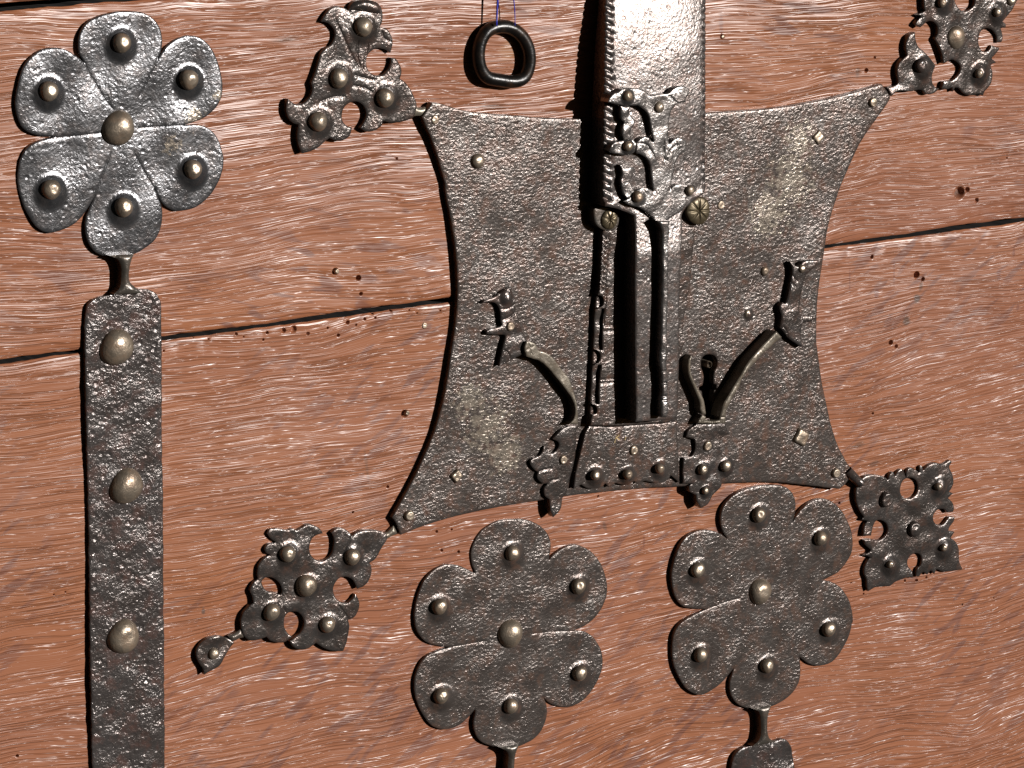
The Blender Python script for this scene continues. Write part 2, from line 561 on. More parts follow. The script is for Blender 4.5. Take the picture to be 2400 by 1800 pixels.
wood('oak_upper', 1.0, -.22, [(300, 500, 260, 120, 26), (2300, 250, 240, 90, -22)],
     [(665, 95, 55, 12, .1, GREY, .5), (1160, 250, 60, 22, 0, GREY, .35), (1690, 60, 14, 60, 0, PURP, .5), (2270, 310, 50, 40, .5, PURP, .45), (1010, 640, 40, 16, -.1, PURP, .4),
      (2010, 170, 14, 26, 0, GREY, .5), (1190, 120, 42, 45, 0, PALE, .5), (2250, 455, 30, 16, .2, GREY, .6)])
wood('oak_lower', 4.0, .55, [(2280, 1700, 260, 200, 42), (1560, 1700, 300, 180, -22)],
     [(2150, 700, 20, 24, 0, GREY, .75), (2125, 750, 22, 26, .2, GREY, .75), (2160, 670, 12, 30, -.2, GREY, .6), (2055, 690, 14, 30, 0, PURP, .6), (1992, 660, 5, 70, 0, PURP, .5), (2097, 640, 5, 75, 0, PURP, .45),
      (2340, 645, 14, 30, 0, PURP, .5), (2375, 590, 9, 26, 0, PURP, .5), (2385, 720, 12, 18, 0, PURP, .5), (2010, 1045, 40, 18, .1, GREY, .5), (2050, 1085, 30, 14, .3, GREY, .45), (1418, 1232, 9, 30, .3, GREY, .45),
      (1510, 1270, 6, 40, 0, PURP, .5), (1612, 1215, 30, 14, .1, GREY, .35), (477, 1432, 9, 17, 0, GREY, .75), (860, 1090, 9, 95, .12, GREY, .3), (2390, 860, 60, 20, .2, PURP, .45), (800, 1000, 22, 10, .5, PURP, .5), (650, 1000, 30, 14, .4, PURP, .5)])
s = NT('dark_inside'); s.p.inputs['Base Color'].default_value = (.012, .008, .006, 1); s.p.inputs['Roughness'].default_value = .9  # near black, stands in for the shade inside joints and keyhole
s = NT('blue_thread'); s.p.inputs['Base Color'].default_value = (.03, .04, .42, 1); s.p.inputs['Roughness'].default_value = .35

# ---------------------------------------------------------------- the chest front: two boards with an open joint, the lid's edge above
chest = thing('chest_front', 'red brown oak chest front of two wide boards with an open joint between', None, (1200, 900), kind='structure', h=-40)

KEYHOLE = crop(1340, 680, 400 / 2212.0, [(1785, 830), (1850, 850), (1888, 910), (1885, 990), (1850, 1060), (1840, 1140), (1845, 1215, 1), (1882, 1225, 1),
          (1880, 1290, 1), (1850, 1300, 1), (1835, 1400), (1850, 1500, 1), (1850, 1640, 1), (1730, 1640, 1), (1725, 1500, 1), (1700, 1400), (1690, 1310, 1), (1655, 1290, 1),
          (1655, 1255, 1), (1700, 1235, 1), (1715, 1140), (1700, 1060), (1680, 990), (1682, 910), (1720, 850)])

up_top = [(-260, 56), (0, 28), (170, 13), (330, 1), (480, -6), (600, -14), (1000, -50), (1700, -120), (2700, -230)]
up_bot = [(2700, 466), (2400, 510), (2262, 527), (2125, 548), (1933, 575), (1500, 637), (1053, 697), (763, 737), (600, 762), (380, 789), (187, 819), (0, 843), (-260, 878)]
lo_top = [(-260, 890), (0, 854), (187, 827), (380, 800), (600, 771), (763, 748), (1053, 708), (1500, 648), (1933, 583), (2125, 558), (2262, 538), (2400, 520), (2700, 477)]
def cornered(p): return [(x, y, 1) if i in (0, len(p) - 1) else (x, y) for i, (x, y) in enumerate(p)]
PU = [(787, 637, 11, 16), (841, 652, 9, 14), (847, 689, 6, 12), (993, 763, 7, 9), (2250, 452, 22, 16), (2268, 445, 10, 10), (2290, 470, 9, 8), (1692, 86, 8, 12), (930, 372, 4, 6), (2359, 370, 3, 6), (2030, 165, 8, 9), (2050, 135, 5, 8)]
PLO = [(950, 970, 13, 16), (909, 1141, 5, 14), (827, 1201, 4, 12), (2046, 603, 7, 14), (2150, 645, 13, 20), (2165, 655, 8, 14), (2087, 803, 10, 14), (2100, 812, 8, 10),
          (2045, 969, 5, 10), (1970, 1180, 5, 8), (1404, 1164, 4, 10), (1023, 1246, 5, 9), (1058, 1241, 4, 9), (1035, 1290, 5, 10), (1074, 1293, 5, 10), (41, 1772, 5, 14), (152, 1387, 3, 10), (125, 1393, 3, 8),
          (2255, 1417, 4, 10), (2330, 1402, 3, 8), (793, 786, 6, 9), (815, 756, 7, 10), (855, 748, 5, 9), (880, 745, 4, 9), (875, 735, 4, 9), (918, 728, 5, 9), (768, 769, 4, 8), (835, 762, 4, 8), (722, 782, 6, 8),
          (627, 780, 5, 8), (688, 772, 12, 8), (665, 775, 9, 8), (618, 797, 4, 7), (960, 727, 3, 7), (978, 734, 3, 7), (1032, 728, 3, 7), (455, 790, 4, 8), (490, 795, 3, 7), (555, 783, 5, 8), (572, 790, 3, 7), (385, 823, 4, 7),
          (2170, 1353, 5, 8), (2148, 1360, 5, 8), (2145, 1360, 4, 7), (2120, 1361, 5, 8), (2022, 1361, 4, 8), (2024, 1392, 4, 7), (1995, 1366, 3, 8)]
pit_up = [(x, y, r * .8, d) for x, y, r, d in PU]
pit_lo = [(x, y, r * .75, d) for x, y, r, d in PLO]
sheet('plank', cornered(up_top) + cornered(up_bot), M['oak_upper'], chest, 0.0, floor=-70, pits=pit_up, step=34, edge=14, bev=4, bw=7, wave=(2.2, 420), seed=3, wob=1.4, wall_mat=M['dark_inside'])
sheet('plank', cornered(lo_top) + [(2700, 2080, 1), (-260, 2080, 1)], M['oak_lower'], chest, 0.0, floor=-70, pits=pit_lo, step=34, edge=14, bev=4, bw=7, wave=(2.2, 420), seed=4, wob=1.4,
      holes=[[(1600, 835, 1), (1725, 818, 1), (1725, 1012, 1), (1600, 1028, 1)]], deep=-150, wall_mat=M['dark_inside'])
for x, y, r, hh in ((790, 636, 6, 3), (955, 968, 6, 5), (995, 763, 8, 2), (1694, 86, 5, 2)):
    stud('broken_nail', chest, x, y, r, 4, hh - 5, 'flat')
def box(name, u0, u1, v0, v1, h0, h1, mat, parent):
    V = [(u, h, v) for u in (u0, u1) for h in (h0, h1) for v in (v0, v1)]
    V = np.array([(u * K, -h * K, ZC + v * K) for u, h, v in V])
    F = [[0, 1, 3, 2], [4, 6, 7, 5], [0, 4, 5, 1], [2, 3, 7, 6], [0, 2, 6, 4], [1, 5, 7, 3]]
    return mesh_object(name, V, F, mat, parent, [False] * 6)
ua, vb = plane(-260, 2080); ub, vt = plane(2700, -230)
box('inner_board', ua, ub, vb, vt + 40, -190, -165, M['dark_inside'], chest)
lid = thing('chest_lid', 'thin red brown edge of the chest lid above the front, top left corner', 'chest lid', (60, -30), h=0)
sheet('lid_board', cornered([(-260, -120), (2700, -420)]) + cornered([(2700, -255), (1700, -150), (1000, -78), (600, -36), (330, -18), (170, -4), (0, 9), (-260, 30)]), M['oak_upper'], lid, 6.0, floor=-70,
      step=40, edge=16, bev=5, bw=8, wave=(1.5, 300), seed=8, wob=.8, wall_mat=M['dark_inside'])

# ---------------------------------------------------------------- hinge straps with six-petalled heads
A1 = lambda p: crop(0, 0, 560 / 1269.0, p)
A2 = lambda p: crop(0, 300, 560 / 1269.0, p)
strap1 = thing('hinge_strap', 'left iron hinge strap, long pitted band under a grey six-petalled flower head', 'hinge strap', (290, 1100), group='flower headed hinge straps')
f1 = A1([(450, 335, 1), (425, 290), (415, 240), (425, 180), (460, 125), (520, 88), (600, 66), (680, 60), (760, 68), (815, 100), (850, 150), (861, 200), (856, 260), (836, 312, 1),
         (880, 250), (940, 207), (1000, 190), (1060, 200), (1110, 240), (1150, 310), (1173, 390), (1181, 460), (1170, 530), (1130, 590), (1080, 628), (1025, 650), (975, 664, 1),
         (1060, 664), (1120, 690), (1160, 740), (1183, 810)]) + A2(
        [(1189, 170), (1183, 225), (1160, 290), (1120, 355), (1060, 410), (1000, 435), (930, 440), (880, 415), (845, 372), (822, 325, 1), (845, 380), (861, 430), (863, 490), (850, 550), (820, 600), (770, 640), (715, 670),
         (640, 684), (560, 680), (510, 660), (472, 612), (456, 550), (460, 480), (482, 420), (508, 358, 1), (470, 425), (430, 480), (380, 520), (310, 549), (250, 556), (195, 525), (150, 460), (116, 380), (97, 290), (102, 200), (127, 130), (172, 85), (230, 62), (300, 47, 1)]) + A1(
        [(290, 726), (220, 721), (160, 706), (115, 670), (91, 610), (83, 540), (95, 460), (120, 370), (160, 310), (220, 266), (290, 254), (350, 265), (400, 295)])
g1 = [A1([(450, 335), (500, 430), (560, 530), (600, 580)]), A1([(836, 312), (790, 410), (745, 510)]), A1([(975, 664), (850, 672), (735, 682)]), A1([(300, 733), (420, 720), (545, 705)]),
      A2([(508, 358), (545, 250), (590, 130)]), A2([(822, 325), (775, 245), (715, 135)])]
st1 = A1([(655, 230), (268, 487), (1012, 425), (1033, 902)]) + A2([(279, 330), (665, 425)])
sheet('rosette', f1, M['flower_iron'], strap1, 11, bosses=[(x - 4, y + 4, 38, 15, 1.25) for x, y in st1], grooves=[(g, 2.2, 1.1) for g in g1], step=9, bev=1.6, bw=3.5, wave=(1.1, 140), seed=11)
for x, y in st1: stud('stud', strap1, x, y, 22, 15, 21)
stud('stud', strap1, 282, 302, 40, 27, 10)
sheet('neck', A2([(585, 680, 1), (718, 671, 1), (700, 720), (692, 770), (697, 820), (735, 858), (765, 880, 1), (610, 885, 1), (643, 850), (651, 800), (650, 740), (632, 700)]), M['guard_iron'], strap1, 33, step=8, bev=6, bw=9, wave=(.8, 70), seed=12)
sheet('band', C(0, 450, [(757, 990), (800, 935), (880, 903), (980, 885), (1060, 855), (1180, 840), (1290, 850), (1350, 880), (1386, 950), (1394, 1050), (1398, 1400)]) + C(0, 900, [(1399, 100), (1402, 500), (1408, 900), (1413, 1400)])
      + C(0, 1350, [(1416, 200), (1421, 800), (1427, 1640), (1432, 2300, 1), (812, 2300, 1), (800, 1640), (787, 900), (778, 300)]) + C(0, 900, [(770, 1450), (760, 800), (748, 400)]) + C(0, 450, [(738, 1500), (738, 1100)]),
      M['strap_iron'], strap1, 13, step=10, bev=1.3, bw=3, wave=(.8, 90), seed=13, wob=.7)
for x, y in ((278, 816), (300, 1142), (293, 1495)): stud('stud', strap1, x, y, 40, 25, 12)

A = lambda p: crop(960, 1130, 520 / 2212.0, p)
B = lambda p: crop(960, 1410, 520 / 1269.0, p)
strap2 = thing('hinge_strap', 'middle iron hinge strap, brown six-petalled flower head below the lock plate', 'hinge strap', (1200, 1500), group='flower headed hinge straps')
f2 = A([(662, 912, 1), (627, 820), (616, 720), (640, 620), (700, 512), (790, 432), (900, 385), (1030, 369), (1150, 374), (1260, 410), (1350, 480), (1400, 560), (1410, 650), (1398, 720), (1388, 782, 1),
        (1440, 720), (1530, 660), (1640, 625), (1740, 650), (1840, 720), (1920, 840), (1965, 980), (1970, 1100), (1930, 1230), (1850, 1350), (1750, 1430), (1640, 1476, 1)]) + B(
       [(1010, 175), (1060, 215), (1095, 280), (1105, 350), (1090, 420), (1050, 500), (1000, 560), (930, 600), (860, 602), (800, 580), (768, 548, 1), (785, 600), (786, 660), (762, 730), (720, 780), (660, 815), (600, 835),
        (540, 838), (470, 825), (410, 800), (376, 750), (368, 690), (378, 640), (378, 614, 1), (340, 660), (280, 710), (200, 732), (130, 710), (80, 650), (42, 570), (27, 480), (42, 400), (80, 330), (140, 290), (228, 261, 1)]) + A(
       [(250, 1624), (150, 1580), (78, 1490), (52, 1380), (62, 1230), (102, 1080), (170, 950), (270, 860), (370, 825), (480, 830), (570, 866)])
st2 = A([(1040, 715), (312, 1250), (1700, 1045)]) + B([(982, 415), (188, 545), (588, 603)])
g2 = [B([(228, 261), (330, 245), (440, 225)]), B([(960, 168), (820, 172), (700, 185)])]
sheet('rosette', f2, M['rosette_iron'], strap2, 9, bosses=[(x - 3, y + 3, 34, 13, 1.35) for x, y in st2], grooves=[(g, 2.4, .9) for g in g2], step=9, bev=1.3, bw=3, wave=(.7, 120), seed=21)
for x, y in st2: stud('stud', strap2, x, y, 19, 15, 17)
stud('stud', strap2, *A([(1022, 1520)])[0], 36, 24, 8)
sheet('neck', B([(520, 838, 1), (632, 818, 1), (614, 880), (606, 960), (608, 1040), (640, 1080, 1), (530, 1090, 1), (566, 1040), (570, 950), (574, 890), (560, 856)]), M['guard_iron'], strap2, 32, step=8, bev=6, bw=9, wave=(.8, 70), seed=22)
sheet('band', B([(440, 1110), (520, 1082), (640, 1072), (740, 1060), (800, 1110), (820, 1250), (826, 1640, 1), (430, 1640, 1), (424, 1250), (424, 1150)]), M['strap_iron'], strap2, 13, step=11, bev=1.3, bw=3, wave=(1.6, 90), seed=23, wob=.7)

Cc = lambda p: crop(1540, 1120, 520 / 1269.0, p)
Dd = lambda p: crop(1540, 1410, 520 / 1269.0, p)
strap3 = thing('hinge_strap', 'right iron hinge strap, flower head touching the lock plate, narrow neck and band below', 'hinge strap', (1790, 1450), group='flower headed hinge straps')
f3 = Cc([(408, 352, 1), (376, 300), (365, 230), (385, 160), (440, 100), (510, 65), (600, 46), (680, 42), (740, 55), (780, 100), (793, 160), (786, 220), (774, 258, 1), (820, 192), (870, 147), (930, 122), (990, 130), (1050, 180), (1092, 250),
         (1117, 330), (1116, 420), (1080, 490), (1030, 545), (950, 586, 1), (1010, 600), (1060, 640), (1097, 700), (1117, 770), (1120, 830)]) + Dd(
        [(1118, 90), (1110, 160), (1090, 220), (1050, 290), (1000, 345), (930, 368), (870, 355), (816, 316, 1), (820, 370), (816, 440), (790, 500), (740, 555), (670, 595), (610, 611), (560, 617), (500, 605), (450, 575), (421, 520), (418, 460), (432, 410), (440, 378, 1),
         (390, 440), (340, 490), (275, 528), (230, 532), (172, 500), (130, 440), (97, 360), (88, 270), (97, 190), (130, 130), (190, 87), (287, 44, 1)]) + Cc(
        [(205, 746), (150, 735), (112, 690), (90, 620), (86, 540), (110, 440), (150, 360), (210, 315), (280, 300), (345, 312)])
st3 = Cc([(592, 215), (242, 530), (945, 350), (992, 870)]) + Dd([(258, 310), (637, 372)])
g3 = [Cc([(287, 752), (380, 715), (470, 690)])]
sheet('rosette', f3, M['rosette_iron'], strap3, 12, bosses=[(x - 3, y + 3, 34, 13, 1.35) for x, y in st3], grooves=[(g, 2.4, .9) for g in g3], step=9, bev=1.3, bw=3, wave=(.7, 120), seed=31)
for x, y in st3: stud('stud', strap3, x, y, 19, 15, 20)
stud('stud', strap3, *Cc([(600, 655)])[0], 35, 24, 11)
sheet('neck', Dd([(560, 618, 1), (660, 594, 1), (644, 660), (640, 740), (652, 786), (690, 808, 1), (555, 832, 1), (592, 790), (603, 740), (602, 670), (590, 632)]), M['guard_iron'], strap3, 33, step=8, bev=6, bw=9, wave=(.8, 70), seed=32)
sheet('band', Dd([(428, 940), (440, 890), (470, 850), (540, 820), (610, 802), (670, 800), (725, 785), (762, 820), (782, 880), (788, 960), (792, 1300, 1), (420, 1300, 1), (424, 1000)]), M['strap_iron'], strap3, 13, step=10, bev=1.3, bw=3, wave=(1.6, 90), seed=33, wob=.7)

# ---------------------------------------------------------------- the lock
lock = thing('lock', 'large dark iron lock plate with concave sides, pierced corner finials and keyhole guards', 'lock', (1500, 700))
PL = [(990, 274, 1), (1014, 241, 1), (1034, 243), (1061, 252), (1110, 263), (1200, 271), (1281, 277), (1352, 279), (1500, 277), (1661, 265), (1800, 255), (1908, 239), (1990, 220), (2067, 197, 1), (2086, 226), (2082, 239), (2071, 255), (2044, 293), (2017, 334), (1995, 380),
      (1974, 428), (1959, 470), (1941, 531), (1930, 599), (1922, 653), (1916, 708), (1914, 762), (1914, 803), (1919, 843), (1927, 897), (1933, 927), (1946, 987), (1963, 1041), (1984, 1082), (1996, 1104), (1985, 1130), (1968, 1146, 1),
      (1908, 1139), (1854, 1133), (1800, 1130), (1688, 1133), (1593, 1140), (1525, 1143), (1444, 1150), (1336, 1162), (1262, 1174), (1164, 1189), (1088, 1205), (1007, 1228), (939, 1254, 1), (930, 1228), (920, 1213, 1),
      (947, 1166), (971, 1122), (993, 1076), (1018, 1017), (1034, 962), (1047, 900), (1058, 830), (1067, 775), (1072, 721), (1073, 667), (1070, 599), (1063, 545), (1056, 504), (1046, 455), (1043, 428), (1028, 374), (1012, 325), (1001, 301)]
HP = 19.0
sheet('face_plate', PL, M['plate_iron'], lock, HP, holes=[KEYHOLE], bosses=[(1754, 736, 16, 7, 1.6)], step=11, bev=1.4, bw=3, wave=(.8, 210), seed=41, wob=.35)
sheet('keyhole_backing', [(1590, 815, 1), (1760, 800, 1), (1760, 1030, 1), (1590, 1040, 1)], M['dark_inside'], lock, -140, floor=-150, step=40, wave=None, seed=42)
tube('key_pin', [to_world(*[np.array([t]) for t in plane(1663, 855, HP + 1)], np.array([hh]))[0] for hh in (-120, HP - 3, HP, HP + 1)], [9 * K, 9 * K, 8.5 * K, 7 * K], M['nail'], lock)
for x, y, r, rise, kind in ((1020, 281, 11, 3, 'flat'), (1122, 378, 18, 13, 'dome'), (2046, 240, 13, 9, 'flat'), (1919, 322, 17, 6, 'square'), (1794, 636, 12, 7, 'dome'), (1071, 1116, 16, 9, 'square'),
                            (960, 1209, 14, 9, 'flat'), (1879, 1025, 23, 10, 'square'), (1960, 1109, 14, 9, 'flat'), (1690, 481, 12, 4, 'flat'), (1754, 736, 11, 6, 'dome')):
    stud('rivet', lock, x, y, r, rise, HP, kind, var=1)

def finial(label, base):
    o = bpy.data.objects.new('corner_finial', None)
    o.empty_display_size = .01
    link(o, lock)
    u, v = plane(*base)
    w = np.array([u * K, 0, ZC + v * K])
    o.location = w - world_org(lock); ORIGIN[o.name] = w
    o['label'] = label
    return o

# upper left: leafy finial with curling horns
E = lambda p: C(600, 0, p)
fa = finial('pierced leafy finial at the upper left corner of the lock plate', (820, 180))
sheet('leaf_plate', E([(810, 95, 1), (850, 30), (960, 10), (1060, 35), (1090, 80), (1098, 140), (1090, 195), (1072, 232, 1), (1130, 250), (1165, 300), (1181, 370), (1165, 458, 1), (1120, 428), (1060, 416), (1000, 440), (962, 490), (955, 560), (980, 620), (1040, 655),
       (1100, 645), (1150, 592), (1170, 540), (1170, 500, 1), (1212, 510), (1245, 560), (1261, 620), (1245, 682, 1), (1290, 710), (1340, 780), (1372, 850), (1390, 900), (1382, 960), (1365, 1005), (1320, 1035), (1250, 1055), (1180, 1060), (1130, 1052), (1103, 1045, 1), (1080, 1090), (1020, 1130), (960, 1136), (905, 1105, 1), (940, 1050), (958, 990), (940, 920), (890, 880), (830, 880),
       (770, 920), (745, 980), (752, 1050), (790, 1090), (832, 1105, 1), (812, 1170), (760, 1210), (700, 1218), (640, 1192, 1), (600, 1220), (540, 1275), (460, 1312), (400, 1326, 1), (375, 1270), (360, 1190), (365, 1120), (372, 1075, 1), (330, 1065), (285, 1020), (263, 950), (266, 890), (280, 853, 1),
       (320, 890), (370, 905), (430, 880), (472, 830), (490, 770), (478, 715, 1), (505, 650), (530, 570), (560, 470), (600, 420), (650, 392, 1), (680, 330), (680, 270), (650, 220), (612, 192), (568, 186, 1), (590, 140), (640, 80), (700, 56), (770, 70)]),
      M['finial_iron'], fa, 16, bosses=[(x, y, 36, 10, 1.2) for x, y in E([(930, 250), (725, 675), (1125, 850), (545, 1060)])],
      grooves=[(E(g), 3, 2.0) for g in ([(690, 170), (760, 330), (830, 480), (890, 590)], [(880, 350), (880, 480), (905, 590)], [(970, 370), (958, 450), (920, 590)], [(860, 650), (960, 680), (1040, 690)], [(840, 740), (940, 760), (1010, 800)], [(1090, 270), (1110, 330), (1180, 365)], [(560, 880), (660, 840), (760, 830)])],
      step=8, bev=1.6, bw=4, wave=(.9, 70), seed=51)
for (x, y), k in zip(E([(940, 235), (730, 680), (1130, 850), (550, 1055)]), ('dome',) * 4): stud('stud', fa, x, y, 23, 17, 22)
sheet('link', E([(1365, 900, 1), (1420, 935), (1470, 925, 1), (1490, 960, 1), (1445, 1010, 1), (1400, 1000), (1350, 1010, 1)]), M['bright_edge'], fa, 14, step=7, bev=4, bw=7, wave=None, seed=52)
sheet('turned_tab', E([(815, 90, 1), (860, 20), (960, 0), (1060, 25), (1088, 75), (1094, 120, 1), (1000, 108), (900, 90)]), M['finial_iron'], fa, 25, step=7, bev=7, bw=9, wave=(1, 50), seed=53)

# lower left: quatrefoil with a hanging leaf
G4 = lambda p: crop(440, 1200, 520 / 2212.0, p)
fb = finial('pierced quatrefoil finial with a drop leaf at the lower left corner of the lock plate', (720, 1370))
sheet('leaf_plate', G4([(1945, 197, 1), (1880, 185), (1760, 185), (1690, 205), (1640, 242, 1), (1610, 200), (1560, 168), (1490, 165), (1435, 205, 1), (1455, 250), (1462, 320), (1440, 420), (1390, 470), (1330, 490), (1270, 470), (1222, 410), (1215, 340), (1240, 270), (1290, 230), (1352, 215, 1),
       (1320, 170), (1250, 130), (1190, 130), (1130, 165), (1090, 187, 1), (1050, 167), (1000, 182), (950, 174), (880, 168), (820, 175), (793, 215, 1), (830, 262), (885, 302, 1), (850, 314), (800, 322), (770, 370), (790, 412), (830, 425, 1), (760, 462), (712, 530), (697, 610), (705, 665, 1), (655, 710), (622, 780), (648, 850), (655, 905, 1),
       (620, 935), (562, 1000), (537, 1080), (537, 1150), (560, 1222), (590, 1262), (640, 1282), (720, 1270), (790, 1245, 1), (830, 1285), (900, 1302), (970, 1297), (1045, 1245, 1), (1000, 1210), (966, 1140), (966, 1060), (1000, 1007), (1060, 990), (1120, 1010), (1160, 1070), (1160, 1140), (1130, 1200), (1080, 1245), (1020, 1290, 1),
       (1050, 1340), (1110, 1370), (1190, 1366), (1250, 1332), (1285, 1306, 1), (1350, 1350), (1420, 1380), (1500, 1390), (1552, 1386, 1), (1590, 1290), (1610, 1190), (1611, 1120), (1600, 1076, 1), (1660, 1050), (1700, 990), (1716, 920), (1700, 860), (1676, 822, 1), (1650, 860), (1600, 905), (1540, 905), (1480, 860), (1455, 790), (1465, 720), (1510, 662), (1570, 645),
       (1630, 662), (1665, 710), (1695, 767, 1), (1760, 740), (1810, 680), (1836, 600), (1828, 540), (1812, 508, 1), (1860, 480), (1900, 430), (1940, 350), (1985, 280), (1990, 225)]),
      M['finial_iron'], fb, 15, holes=[G4([(740, 702), (770, 662), (830, 650), (890, 680), (932, 730), (948, 790), (925, 828), (880, 802), (820, 800), (770, 770)])],
      bosses=[(x, y, 31, 9, 1.3) for x, y in G4([(1005, 425), (1645, 455), (1200, 745), (845, 1010), (1400, 1135)])],
      grooves=[(G4(g), 3, 1.6) for g in ([(1640, 242), (1590, 330), (1540, 420)], [(905, 900), (950, 960), (980, 1000)], [(1500, 930), (1560, 1000), (1605, 1070)])], step=8, bev=1.5, bw=3.5, wave=(.9, 70), seed=61)
for x, y in G4([(1010, 425), (1655, 455), (850, 1005), (1405, 1130)]): stud('stud', fb, x, y, 20, 15, 20)
stud('stud', fb, *G4([(1200, 745)])[0], 26, 19, 19)
sheet('link', G4([(1935, 215, 1), (2000, 200), (2060, 140, 1), (2105, 215, 1), (2040, 245), (1975, 285, 1)]), M['bright_edge'], fb, 14, step=7, bev=4, bw=7, wave=None, seed=62)
sheet('link', G4([(450, 1300, 1), (410, 1240, 1), (480, 1210), (535, 1170, 1), (580, 1250, 1), (520, 1265)]), M['guard_iron'], fb, 13, step=7, bev=4, bw=7, wave=None, seed=63)
sheet('drop_leaf', G4([(300, 1236, 1), (350, 1242), (420, 1270), (466, 1302, 1), (430, 1350), (380, 1430), (320, 1530), (250, 1570), (165, 1622, 1), (152, 1560), (120, 1510), (91, 1450), (91, 1390), (130, 1320), (200, 1262)]), M['finial_iron'], fb, 11, step=8, bev=1.4, bw=3.2, wave=(1.5, 60), seed=64)
stud('stud', fb, *G4([(265, 1418)])[0], 14, 9, 11)

# lower right: square of leaves, set corner to corner
R4 = lambda p: C(1800, 900, p)
fc = finial('square pierced finial of leaves at the lower right corner of the lock plate', (2130, 1220))
sheet('leaf_plate', R4([(790, 840, 1), (850, 797), (920, 786), (1000, 800), (1040, 832, 1), (1055, 780), (1085, 760), (1098, 805, 1), (1130, 750), (1168, 738), (1186, 790, 1), (1195, 812, 1), (1203, 750), (1238, 724), (1290, 750), (1310, 772, 1), (1315, 712), (1335, 710), (1342, 752, 1), (1390, 702), (1450, 680), (1500, 692), (1540, 682), (1580, 660), (1592, 680, 1), (1572, 720),
       (1600, 790), (1606, 860), (1582, 910), (1568, 930, 1), (1602, 945, 1), (1558, 986, 1), (1600, 1030), (1611, 1080), (1600, 1106, 1), (1552, 1112, 1), (1520, 1080), (1470, 1085), (1430, 1130), (1430, 1180), (1460, 1215), (1510, 1217), (1545, 1180), (1568, 1150, 1), (1614, 1150, 1), (1608, 1190), (1570, 1240), (1560, 1270, 1), (1616, 1278, 1), (1580, 1330, 1),
       (1630, 1372), (1652, 1430), (1652, 1500), (1660, 1550), (1684, 1603, 1), (1640, 1610), (1590, 1618), (1520, 1622), (1460, 1600, 1), (1440, 1642, 1), (1410, 1612), (1380, 1648), (1345, 1625), (1310, 1665), (1285, 1662, 1), (1290, 1600), (1322, 1560), (1330, 1500), (1300, 1465), (1250, 1470), (1212, 1520), (1215, 1580), (1250, 1620), (1256, 1672, 1),
       (1190, 1675), (1110, 1709), (1060, 1745), (1000, 1750), (930, 1758), (868, 1792, 1), (855, 1740), (853, 1690), (836, 1640), (842, 1580), (870, 1520), (890, 1496, 1), (828, 1480, 1), (880, 1450), (888, 1432, 1), (842, 1390), (834, 1350, 1), (890, 1342), (960, 1352), (1012, 1320), (1040, 1260), (1020, 1200), (970, 1175), (930, 1190), (905, 1250), (892, 1310, 1),
       (824, 1312, 1), (835, 1240), (850, 1205), (868, 1182, 1), (812, 1175, 1), (832, 1148, 1), (800, 1100), (775, 1040), (762, 970), (768, 900)]), M['finial_iron'], fc, 13,
      holes=[R4([(1145, 880), (1170, 830), (1225, 808), (1280, 830), (1302, 890), (1285, 950), (1230, 990), (1180, 985), (1145, 940)])],
      bosses=[(x, y, 30, 11, 1.4) for x, y in R4([(1480, 890), (1520, 1420), (1055, 1570)])], step=7, bev=1.4, bw=3.2, wave=(.8, 70), seed=71)
for x, y in R4([(1482, 890), (1526, 1418), (1062, 1562)]): stud('stud', fc, x, y, 10, 9, 22)
for x, y in R4([(1265, 1255), (1025, 1000)]): stud('stud', fc, x, y, 21, 15, 12, 'flat', M['finial_iron'])
tube('link', [to_world(*[np.array([t]) for t in plane(1800 + x * S6, 900 + y * S6, 18)], np.array([hh]))[0] for x, y, hh in ((690, 745, 16), (715, 780, 18), (760, 820, 16), (810, 860, 11))], [12 * K, 13 * K, 12 * K, 12 * K], M['finial_iron'], fc)

# upper right: bud joined to the plate and the quatrefoil beyond it
T4 = lambda p: crop(2060, 0, 340 / 1269.0, p)
fd = finial('pierced quatrefoil with a separate bud at the upper right corner of the lock plate', (2220, 60))
sheet('bud', T4([(320, 283, 1), (321, 330), (345, 405), (400, 455), (440, 500), (497, 575, 1), (480, 620), (465, 670), (470, 720), (500, 765), (532, 775, 1), (500, 805), (450, 826), (408, 820, 1), (385, 790), (340, 786), (280, 800), (200, 797), (150, 805), (108, 842, 1), (78, 765, 1), (140, 750), (174, 720), (165, 660), (165, 600), (190, 540), (250, 486, 1), (240, 430), (245, 370), (270, 310)]),
      M['finial_iron'], fd, 17, bosses=[(*T4([(385, 590)])[0], 30, 10, 1.0)], step=7, bev=1.5, bw=3.5, wave=(.8, 60), seed=81)
stud('stud', fd, *T4([(378, 575)])[0], 18, 10, 24, mat=M['finial_iron'])
